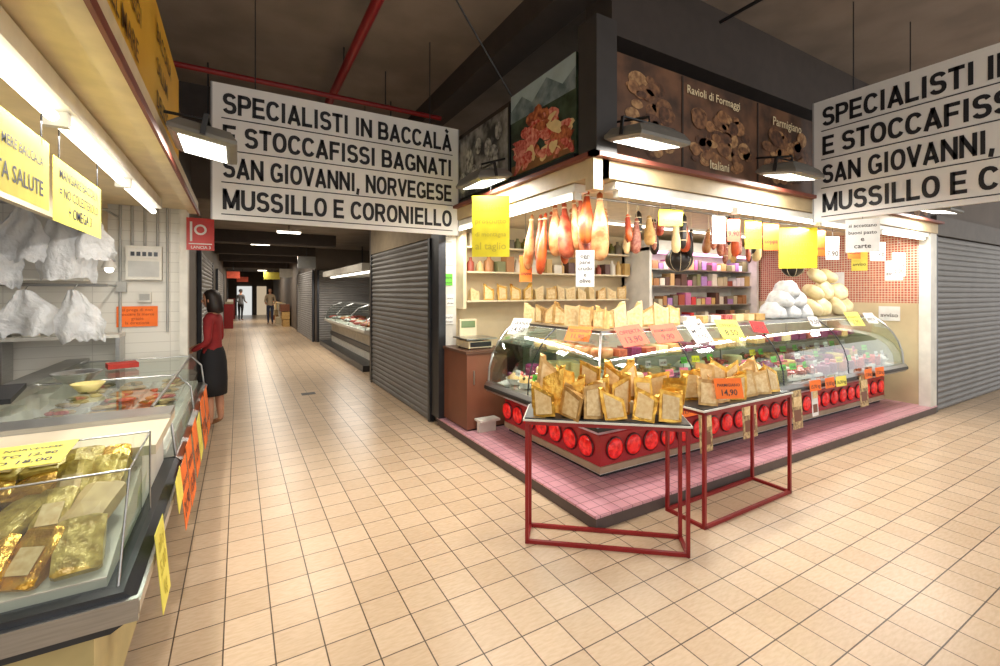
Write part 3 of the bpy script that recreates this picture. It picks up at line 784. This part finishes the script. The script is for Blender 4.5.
for row,(y,zb) in enumerate([(1.96,.74),(2.12,.80),(2.28,.85),(2.38,.90)]):
    x=-.385
    while x>-1.6:
        w=U(.09,.13); mt=R.choice([WRAP,FISH,WRAP,FISH,GOLD])
        m=Matrix.Translation((x-w/2,y,zb+.02+U(0,.02)))@Matrix.Rotation(U(-.5,.3),4,'Z')@Matrix.Rotation(.45+U(-.2,.3),4,'X')
        d=.09 if row<3 else .05; h=.024; hw=w/2
        rs=[]
        for k_,yy in [(.8,-d),(.98,-d*.9),(1,0),(.98,d*.9),(.8,d)]:
            rs.append([(-hw*k_,yy,-h),(hw*k_,yy,-h),(hw*k_+U(-.004,.004),yy,h*.9),(hw*.5,yy,h+U(0,.006)),(-hw*.5,yy,h+U(0,.006)),(-hw*k_,yy,h*.9)])
        B.rings(rs,mt,True,False,m)
        if R.random()<.5: B.bb(-w*.3,w*.3,-d*.6,d*.3,h+.007,h+.009,LABEL,m)
        x-=w*.93
B.done()
B = MB('counter_top_sign')
B.card((-.72,2.25,1.015),.36,.22,YEL2,0,-85,['BACCALA NORVEGESE','SPUGNATO 12,90','STOCCO 18,00'],INKB); B.done()
B = MB('aisle_price_signs')
for y,z,w,h,m,t in [(2.18,.55,.2,.3,YEL2,['alici','5,00','kg']),(2.75,.62,.2,.16,YEL2,None),(3.05,.5,.3,.32,ORG,['salmone','21,90']),(3.4,.5,.3,.36,ORG,['tonno','15,00']),(3.8,.52,.3,.34,ORG,['12,00']),(4.15,.5,.26,.3,YEL2,['sgombro']),(4.6,.5,.34,.4,ORG,['9,90']),(5.05,.5,.34,.4,ORG,['acciughe'])]:
    B.card((-.255,y,z),w,h,m,90,-5,t,FAINT if m==YEL2 else INKS,roll=U(-5,5))
B.done()
B = MB('glass_counter_far')
B.bb(-1.3,-.4,3.16,5.55,.1,.6,PANL); B.bb(-1.25,-.45,3.2,5.5,0,.1,BLACKP)
B.prism([(-1.3,.55),(-.34,.55),(-.29,.58),(-.28,.64),(-.31,.67),(-1.3,.67)],1,3.14,5.58,STEEL)
B.bb(-1.25,-.36,3.2,5.52,.67,.70,WHITE); B.bb(-1.32,-1.25,3.16,5.55,.67,.97,WHITE)
G0=[(-.31,.67),(-.33,.85),(-.42,.95),(-1.25,.95)]
for i in range(3):
    p,q=G0[i],G0[i+1]; B.add([(p[0],3.16,p[1]),(p[0],5.55,p[1]),(q[0],5.55,q[1]),(q[0],3.16,q[1])],[(0,1,2,3)],GLASS)
for y in (3.16,4.35,5.55): B.tube([(p[0],y,p[1]) for p in G0],.008,STEEL,6)
B.tube([(-.42,3.16,.955),(-.42,5.55,.955)],.01,STEEL,6)
B.bb(-1.36,-1.2,3.16,5.55,.95,.985,STEEL)
B.done()
B = MB('fish_trays')
y=3.35
while y<5.4:
    for x in (-.55,-.82,-1.08):
        B.bb(x-.11,x+.11,y-.1,y+.1,.70,.735,R.choice([BOWL,STEEL,BLACKP]))
        for i in range(8): B.ball((x+U(-.07,.07),y+U(-.06,.06),.75),(U(.03,.06),.02,.015),R.choice([FISH,CHEESEL,OLIVE,MEAT,FISH]),8,5)
    y+=.25
B.done()
B = MB('bowl_and_cloth')
B.lathe([(.07,0),(.14,.07),(.145,.075),(.13,.07),(.05,.02)],STEEL,Matrix.Translation((-1.0,4.3,.957)),18)
B.lathe([(.05,0),(.09,.05),(.085,.05),(.03,.02)],M('yellow_bowl',(205,190,120),.4),Matrix.Translation((-.85,3.9,.957)),18)
B.box((-.85,4.9,.985),(.2,.16,.04),M('red_cloth',(170,50,38),.8),.3); B.done()
B = MB('food_slicer')
B.bb(-1.9,-1.38,3.45,4.0,0,.93,WHITE)
B.bb(-1.85,-1.4,3.5,3.95,.93,1.0,STEEL); B.bb(-1.85,-1.55,3.6,3.9,1.0,1.1,STEELD)
B.lathe([(.13,0),(.13,.015),(.03,.03)],STEEL,Matrix.Translation((-1.5,3.7,1.14))@Matrix.Rotation(math.pi/2,4,'Y'),20)
B.box((-1.42,3.7,1.08),(.12,.3,.02),STEELD,0,0,.5); B.box((-1.25,3.75,1.0),(.24,.34,.03),BLACKP,.1,.1); B.done()
B = MB('back_work_shelf')
B.bb(-2.9,-.95,5.36,5.64,1.18,1.21,WHITE); B.bb(-2.9,-.95,5.36,5.62,0,.02,WHITE)
for x in (-2.8,-1.75,-.98): B.bb(x,x+.03,5.37,5.6,.02,1.18,STEEL)
B.bb(-2.9,-1.2,5.36,5.64,1.70,1.72,WHITE)
B.done()
B = MB('wrapping_goods')
for i in range(7):
    x=-2.3+i*.18; B.lathe([(.06,0),(.06,U(.1,.2))],R.choice([WHITE,BOWL,PLAST,YEL2,STEEL]),Matrix.Translation((x,5.5,1.21)),12)
B.done()
B = MB('hanging_plastic_bags')
def sheet(x0,z1,w,h,y):
    nu,nv=12,10; vs=[];fs=[]; ph=U(0,6); fr=U(.8,1.7); fr2=U(1.5,3); kink=U(-.06,.06)
    wr=[U(-.03,.03) for _ in range(nv+1)]
    for j in range(nv+1):
        t=j/nv; ww=w*(.35+.75*min(1,t*1.8)+wr[j]-.12*max(0,t-.8)*5)
        for i in range(nu+1):
            s_=i/nu-.5
            vs.append((x0+s_*ww+kink*t+wr[j]*.3, y-.035*(t+.3)*math.sin(s_*2*math.pi*fr+ph+t*2.5)-.02*math.sin(s_*6*fr2+t*7)-.05*math.cos(s_*3)+U(-.008,.008), z1-h*t+ (U(-.03,.02) if j==nv else 0)-.1*s_*s_))
    for j in range(nv):
        for i in range(nu):
            a=j*(nu+1)+i; fs.append((a,a+1,a+nu+2,a+nu+1))
    B.add(vs,fs,FILM,True)
    B.tube([(x0,y-.03,z1),(x0,5.2,z1+.05)],.004,STEEL,5)
B.tube([(-2.9,5.2,2.33),(-1.0,5.2,2.33)],.012,STEEL); B.tube([(-2.9,5.2,1.66),(-1.0,5.2,1.66)],.012,STEEL)
for z in (2.33,1.66):
    for x in (-2.88,-1.02): B.tube([(x,5.2,z),(x,5.65,z)],.01,STEEL)
for k,(x,w,h) in enumerate([(-2.3,.38,.6),(-1.98,.34,.46),(-1.76,.4,.62),(-1.5,.32,.42),(-1.3,.36,.56),(-1.12,.28,.4)]): sheet(x,2.28,w,h,5.13-.03*(k%2))
for k,(x,w,h) in enumerate([(-2.2,.34,.4),(-1.85,.36,.44),(-1.5,.36,.36),(-1.2,.3,.42)]): sheet(x,1.62,w,h,5.14-.03*(k%2))
B.done()
B = MB('electrical_panel')
B.bb(-.94,-.66,5.56,5.64,1.72,2.05,WHITE); B.bb(-.92,-.68,5.555,5.56,1.75,1.9,M('panel_door',(195,195,190),.3)); B.bb(-.92,-.68,5.553,5.56,1.93,2.02,BOWL)
for i in range(5): B.bb(-.9+i*.045,-.87+i*.045,5.545,5.553,1.95,1.99,STEELD)
PIP=M('grey_conduit',(170,170,165),.5)
for x in (-.9,-.8,-.7): B.tube([(x,5.62,2.05),(x,5.62,2.95)],.012,PIP)
B.tube([(-.62,5.62,1.2),(-.62,5.62,2.6)],.012,PIP); B.tube([(-.99,5.62,1.2),(-.99,5.62,2.6)],.012,PIP)
B.bb(-.85,-.75,5.6,5.64,1.5,1.6,WHITE); B.bb(-1.02,-.94,5.6,5.64,1.6,1.7,PIP); B.bb(-.84,-.76,5.595,5.6,1.52,1.58,PIP)
B.done()
B = MB('orange_wall_notice'); B.card((-.86,5.63,1.36),.32,.2,ORG,0,0,['si prega di non','toccare la merce','grazie','la direzione'],M('orange_pen',(180,80,30),.7)); B.done()
B = MB('clip_spot_lamp'); B.lathe([(.02,.1),(.03,.08),(.06,.0)],BOWL,Matrix.Translation((-1.03,5.4,1.82)),14); B.ball((-1.03,5.4,1.81),.035,LAMPG,10,6); B.tube([(-1.03,5.4,1.92),(-1.03,5.64,1.98)],.006,STEEL); B.done()
B = MB('fire_hose_sign')
B.bb(-.46,-.22,5.58,5.59,2.03,2.36,M('sign_red',(195,40,30),.4)); B.bb(-.44,-.24,5.577,5.58,2.09,2.1,WHITEP)
B.lathe([(.055,0),(.055,.002)],WHITEP,Matrix.Translation((-.34,5.579,2.24))@Matrix.Rotation(math.pi/2,4,'X'),16); B.lathe([(.035,0),(.035,.002)],MC['sign_red'],Matrix.Translation((-.34,5.576,2.24))@Matrix.Rotation(math.pi/2,4,'X'),16)
B.bb(-.43,-.41,5.577,5.58,2.12,2.32,WHITEP); B.text('LANCIA 3',Matrix.Translation((-.42,5.575,2.045)),WHITEP,size=.04)
B.done()

# ---------- overhead pipes
B = MB('red_ceiling_pipe')
B.tube([(.97,-1,3.95),(.97,8.0,3.95)],.045,REDM,12); B.tube([(-3,5.3,3.78),(2.2,5.3,3.78)],.028,REDM,10); B.tube([(-3,6.3,3.5),(2.2,6.3,3.5)],.02,REDM,10)
for y in (1,3,5,7): B.tube([(.97,y,3.95),(.97,y,4.2)],.008,STEELD)
for x in (-1,1.5): B.tube([(x,5.3,3.78),(x,5.3,4.2)],.006,STEELD); B.tube([(x,6.3,3.5),(x,6.3,4.2)],.006,STEELD)
B.done()
B = MB('ceiling_conduit')
B.tube([(5.6,-1,3.55),(5.6,2.3,3.55)],.02,REDM); B.tube([(3.4,-1,3.8),(3.4,2.3,3.8)],.015,STEELD); B.tube([(2.6,1.0,4.1),(9,1.0,4.1)],.02,STEELD)
for p in ((5.6,0,3.55),(5.6,1.8,3.55),(3.4,1.5,3.8),(5,1,4.1)): B.tube([p,(p[0],p[1],4.2)],.005,STEELD)
B.done()
B = MB('cable_tray'); B.bb(-.4,2.0,6.0,6.2,3.25,3.3,PIP); B.bb(-.4,2.0,6.0,6.02,3.3,3.36,PIP)
for x in (-.3,1.8): B.tube([(x,6.1,3.3),(x,6.1,4.2)],.008,STEELD)
B.done()
B = MB('ceiling_beam'); BM=M('beam_dark',(66,58,54),.7)
B.bb(2.2,2.5,-1.0,8.1,3.95,4.2,BM); B.bb(2.5,14,2.6,2.9,3.6,4.2,BM); B.bb(-3,2.2,6.8,7.1,3.5,4.2,BM); B.done()
B = MB('support_chain')
B.tube([(1.2,3.2,4.2),(1.6,3.3,3.8),(2.1,3.4,3.3)],.008,STEELD,5)
B.done()

# ---------- corridor beyond
B = MB('wall_corridor_left'); B.bb(-.75,-.6,7.4,36,0,3,WALLD); B.bb(-3.0,-.75,7.4,7.5,0,3,WALLD); B.done()
shutter('roller_shutter','x',-.56,9,13,0,2.3,SHUTD,1)
shutter('roller_shutter','x',-.56,16,22,0,2.3,SHUT,1)
B = MB('wall_corridor_block'); B.bb(2.12,6,15.5,36,0,3,WALLD); B.bb(5,5.1,8.3,15.5,0,3,WALLD); B.done()
shutter('roller_shutter','x',2.07,15.6,20,0,2.3,SHUT)
shutter('roller_shutter','y',15.44,2.2,4.9,0,2.3,SHUT)
B = MB('wall_corridor_end'); B.bb(-4,6,36,36.1,0,3,WALLD); B.done()
B = MB('door_1'); B.bb(-.1,.8,35.93,35.97,.0,2.0,emis('daylight_door',(235,235,230),.9)); B.bb(1.1,1.7,35.93,35.97,0,2.0,emis('daylight_door2',(240,215,180),.6)); 
for x in (-.15,.8,1.05,1.7): B.bb(x,x+.05,35.9,35.99,0,2.05,STEELD)
B.done()
B = MB('corridor_ceiling_light')
for x,y in [(.92,10.5),(.5,13.5),(.3,17),(1.1,21),(.6,26),(1.2,30)]:
    B.bb(x-.22,x+.22,y-.06,y+.06,2.84,2.87,emis('ceil_lamp',(255,245,225),8)); B.bb(x-.24,x+.24,y-.08,y+.08,2.87,2.9,WHITE); B.tube([(x,y,2.9),(x,y,3.0)],.01,STEELD)
B.done()
for y,p in [(7.2,26),(10.5,34),(13.5,36),(17.5,50),(22,60),(28,80)]: area('corridor_lamp',(.92,y,2.8),.6,.2,p,col=(1,.9,.76))
B = MB('corridor_beam')
for y in (11.8,15.3,19,24): B.bb(-.6,2.1,y,y+.3,2.72,3.0,BM)
B.done()
B = MB('corridor_stall_signs')
for x,y,z,w,h,m in [(1.7,20.5,2.2,.5,.35,WHITE),(-.2,23,2.2,.5,.3,CORAL),(1.6,28,2.3,.8,.4,YEL2),(.2,31,2.2,.6,.3,CORAL),(1.75,14.5,2.3,.5,.35,STEEL)]:
    B.bb(x-w/2,x+w/2,y,y+.04,z,z+h,m); B.tube([(x,y+.02,z+h),(x,y+.02,2.995)],.01,STEELD,5)
B.done()
B = MB('market_goods_boxes')
for y in range(23,34,2):
    for k in range(3): B.bb(1.6+U(0,.2),2.05,y,y+U(.7,1.2),0+.35*k,.33+.35*k,R.choice([CREAM,BROWN,ORG,WHITE,CHEESE]))
    B.bb(-.55,-.15-U(0,.15),y,y+U(.7,1.2),0,U(.6,1.3),R.choice([CREAM,BROWN,REDM,WHITE]))
B.done()
B = MB('fish_counter')
FP=lambda o:[(2.45-o,9.5),(2.45-o,14.5)]
B.strip([(0,.12),(0,.62),(.12,.7),(.2,.74),(.2,.8),(-.9,.84),(-.9,.12)],FP,WHITE,True,True)
B.strip([(.02,.3),(.03,.32),(.03,.42),(.02,.44)],FP,STEELD,True,True)
B.strip([(.18,.8),(.12,1.02),(-.05,1.2),(-.3,1.28)],FP,GLASS)
B.strip([(-.3,1.27),(-.3,1.3),(-.6,1.3),(-.6,1.27)],FP,STEEL,True,True)
for y in (9.5,11.2,12.9,14.5): B.tube([(2.45-o,y,z) for o,z in [(.18,.8),(.12,1.02),(-.05,1.2),(-.3,1.28)]],.012,STEEL,6)
for y in (9.7,12,14.3): B.tube([(2.95,y,.8),(2.95,y,1.28)],.015,STEEL)
for i in range(60): B.ball((2.45+U(-.05,.7),U(9.7,14.3),.86),(.12,.07,.04),R.choice([MEAT,STEEL,WHITE,HAMM,MEAT]),8,5)
B.done()
B = MB('fish_counter_platform'); B.bb(2.15,3.6,9.2,14.8,0,.12,STEELD); B.done()
B = MB('fish_counter_canopy'); B.bb(2.2,3.4,9.5,14.5,2.05,2.2,WHITE); B.bb(2.4,2.5,9.6,14.4,2.02,2.05,TUBE)
for y in (9.8,14.2): B.tube([(3.3,y,2.2),(3.3,y,3.0)],.02,STEELD)
B.done()
area('fish_canopy_lamp',(2.6,12,2.0),.3,4.4,55)

# ---------- people
def skinned(name, pts, edges, mats_fn, mats, root=0, sub=2):
    me = bpy.data.meshes.new(name); me.from_pydata([p[:3] for p in pts], edges, []); ob = bpy.data.objects.new(name, me); S.collection.objects.link(ob)
    md = ob.modifiers.new('s','SKIN'); md.use_smooth_shade = True
    sv = me.skin_vertices[0].data
    for i,p in enumerate(pts):
        r = p[3]; sv[i].radius = r if isinstance(r, tuple) else (r,r); sv[i].use_root = (i == root)
    sb = ob.modifiers.new('u','SUBSURF'); sb.levels = sub; sb.render_levels = sub
    dg = bpy.context.evaluated_depsgraph_get(); dg.update()
    m2 = bpy.data.meshes.new_from_object(ob.evaluated_get(dg)); ob.modifiers.clear(); ob.data = m2
    m2.materials.clear()
    for m in mats: m2.materials.append(m)
    for p in m2.polygons: p.material_index = mats_fn(p.center); p.use_smooth = True
    return ob
def person(name, loc, yaw, top, skirt, hair, scale=1.0, trousers=None):
    E = bpy.data.objects.new(name, None); S.collection.objects.link(E)
    pts=[(0,0,.93,(.12,.15)),(0,0,1.06,(.10,.125)),(.01,0,1.22,(.11,.15)),(0,0,1.35,(.09,.13)),(0,0,1.43,.05),(.01,0,1.50,.048),
      (0,.095,.86,.085),(.02,.09,.48,.055),(.01,.09,.27,.05),(0,.09,.09,.033),(.13,.1,.035,.03),
      (0,-.095,.86,.085),(-.03,-.09,.48,.055),(-.05,-.09,.27,.05),(-.06,-.09,.09,.033),(.07,-.1,.035,.03),
      (0,.17,1.35,.06),(-.01,.22,1.08,.042),(.17,.18,.98,.028),(0,-.17,1.35,.06),(-.02,-.22,1.08,.042),(.18,-.17,1.02,.028)]
    ed=[(0,1),(1,2),(2,3),(3,4),(4,5),(0,6),(6,7),(7,8),(8,9),(9,10),(0,11),(11,12),(12,13),(13,14),(14,15),(3,16),(16,17),(17,18),(3,19),(19,20),(20,21)]
    def mf(c):
        if c.z>1.415 and abs(c.y)<.09: return 0
        if c.z<.09: return 2
        if c.z<.9 : return 3 if trousers else 0
        return 1
    b = skinned('body',pts,ed,mf,[SKIN,top,M('tan_shoe',(150,105,70),.5),trousers or SKIN])
    b.parent=E
    for sgn,wx,wz in ((1,(.17,.18),.98),(-1,(.18,-.17),1.02)):
        px,py=wx; d=Vector((.9,-.15*sgn,-.25)).normalized(); sd=Vector((0,1,0)); up=Vector((0,0,1))
        P=[(px,py,wz,.024)]; w=Vector((px,py,wz)); palm=w+d*.07; P.append((*palm,(.03,.016))); Ed=[(0,1)]
        for k,(so,ln) in enumerate([(-.027,.068),(-.009,.08),(.009,.076),(.027,.058)]):
            r0=palm+sd*so*.8+d*.02; r1=r0+d*ln*.5-up*.008; r2=r0+d*ln*.85-up*.03
            i=len(P); P+=[(*r0,.010),(*r1,.009),(*r2,.007)]; Ed+=[(1,i),(i,i+1),(i+1,i+2)]
        t0=w+d*.025-sd*sgn*.025; t1=t0+d*.035-sd*sgn*.025-up*.01; i=len(P); P+=[(*t0,.012),(*t1,.009)]; Ed+=[(0,i),(i,i+1)]
        h=skinned('hand',P,Ed,lambda c:0,[SKIN],0,1); h.parent=E
    if skirt:
        B=MB('skirt'); B.lathe([(.125,1.0),(.15,.93),(.17,.82),(.18,.6),(.175,.42),(.165,.42),(.15,.6),(.1,.9)],skirt,None,20,sq=(.85,1.1)); o=B.done(); o.parent=E
    B=MB('head'); 
    T=Matrix.Translation((.02,0,1.59))
    B.lathe([(.01,-.115),(.035,-.11),(.055,-.085),(.068,-.04),(.075,.0),(.078,.04),(.068,.08),(.045,.103),(.01,.112)],SKIN,T,18,sq=(1.18,.98))
    B.ball((.115,0,1.572),(.016,.011,.02),SKIN); B.ball((.103,0,1.535),(.008,.022,.007),M('lips',(165,80,75),.5))
    for s_ in (-1,1):
        B.ball((.098,.03*s_,1.597),(.009,.013,.008),WHITEP); B.ball((.105,.03*s_,1.597),.005,BLACKP,8,6); B.ball((.095,.03*s_,1.615),(.008,.016,.003),hair); B.ball((.02,.078*s_,1.58),(.018,.009,.03),SKIN)
    o=B.done(); o.parent=E
    B=MB('hair'); n=18; rs=[]
    prof=[(.05,-.17,-.045),(.085,-.15,-.04),(.092,-.08,-.032),(.092,-.02,-.022),(.092,.04,-.010),(.084,.085,0),(.055,.117,0),(.01,.128,0)]
    if not skirt: prof=prof[3:]
    for r,z,xo in prof:
        rs.append([(.012+xo+r*math.cos(2*math.pi*j/n)*1.0,r*math.sin(2*math.pi*j/n)*1.0,1.59+z) for j in range(n)])
    B.rings(rs,hair); o=B.done(); o.parent=E
    E.location=loc; E.rotation_euler=(0,0,math.radians(yaw)); E.scale=(scale,)*3
    return E
HAIR=M('dark_hair',(35,24,20),.5,scale=40); BLK=M('black_cloth',(24,24,28),.8); REDC=M('red_cardigan',(150,36,38),.8)
person('woman_shopper',(-.26,6.3,0),165,REDC,BLK,HAIR,.95)
person('man_shopper',(1.35,25,0),-100,M('beige_shirt',(190,170,140),.8),None,HAIR,1.05,M('blue_trousers',(50,60,85),.8))
person('man_shopper',(.1,29,0),60,M('grey_shirt',(110,110,112),.8),None,HAIR,1.03,BLK)

B = MB('corridor_floor_drain'); B.bb(.85,1.05,7.6,7.75,0,.004,BLACKP); B.done()

# ---------- world, camera
w = bpy.data.worlds.new('w'); S.world = w; w.use_nodes = True
w.node_tree.nodes['Background'].inputs[0].default_value = (1,.975,.94,1); w.node_tree.nodes['Background'].inputs[1].default_value = 1.4
cam = bpy.data.cameras.new('cam'); co = bpy.data.objects.new('camera', cam); S.collection.objects.link(co)
co.location = (0,0,1.6); co.rotation_euler = (math.radians(90),0,math.radians(-30))
cam.sensor_width = 36; cam.lens = 16.3; cam.shift_y = -.041; cam.clip_start = .02
S.camera = co
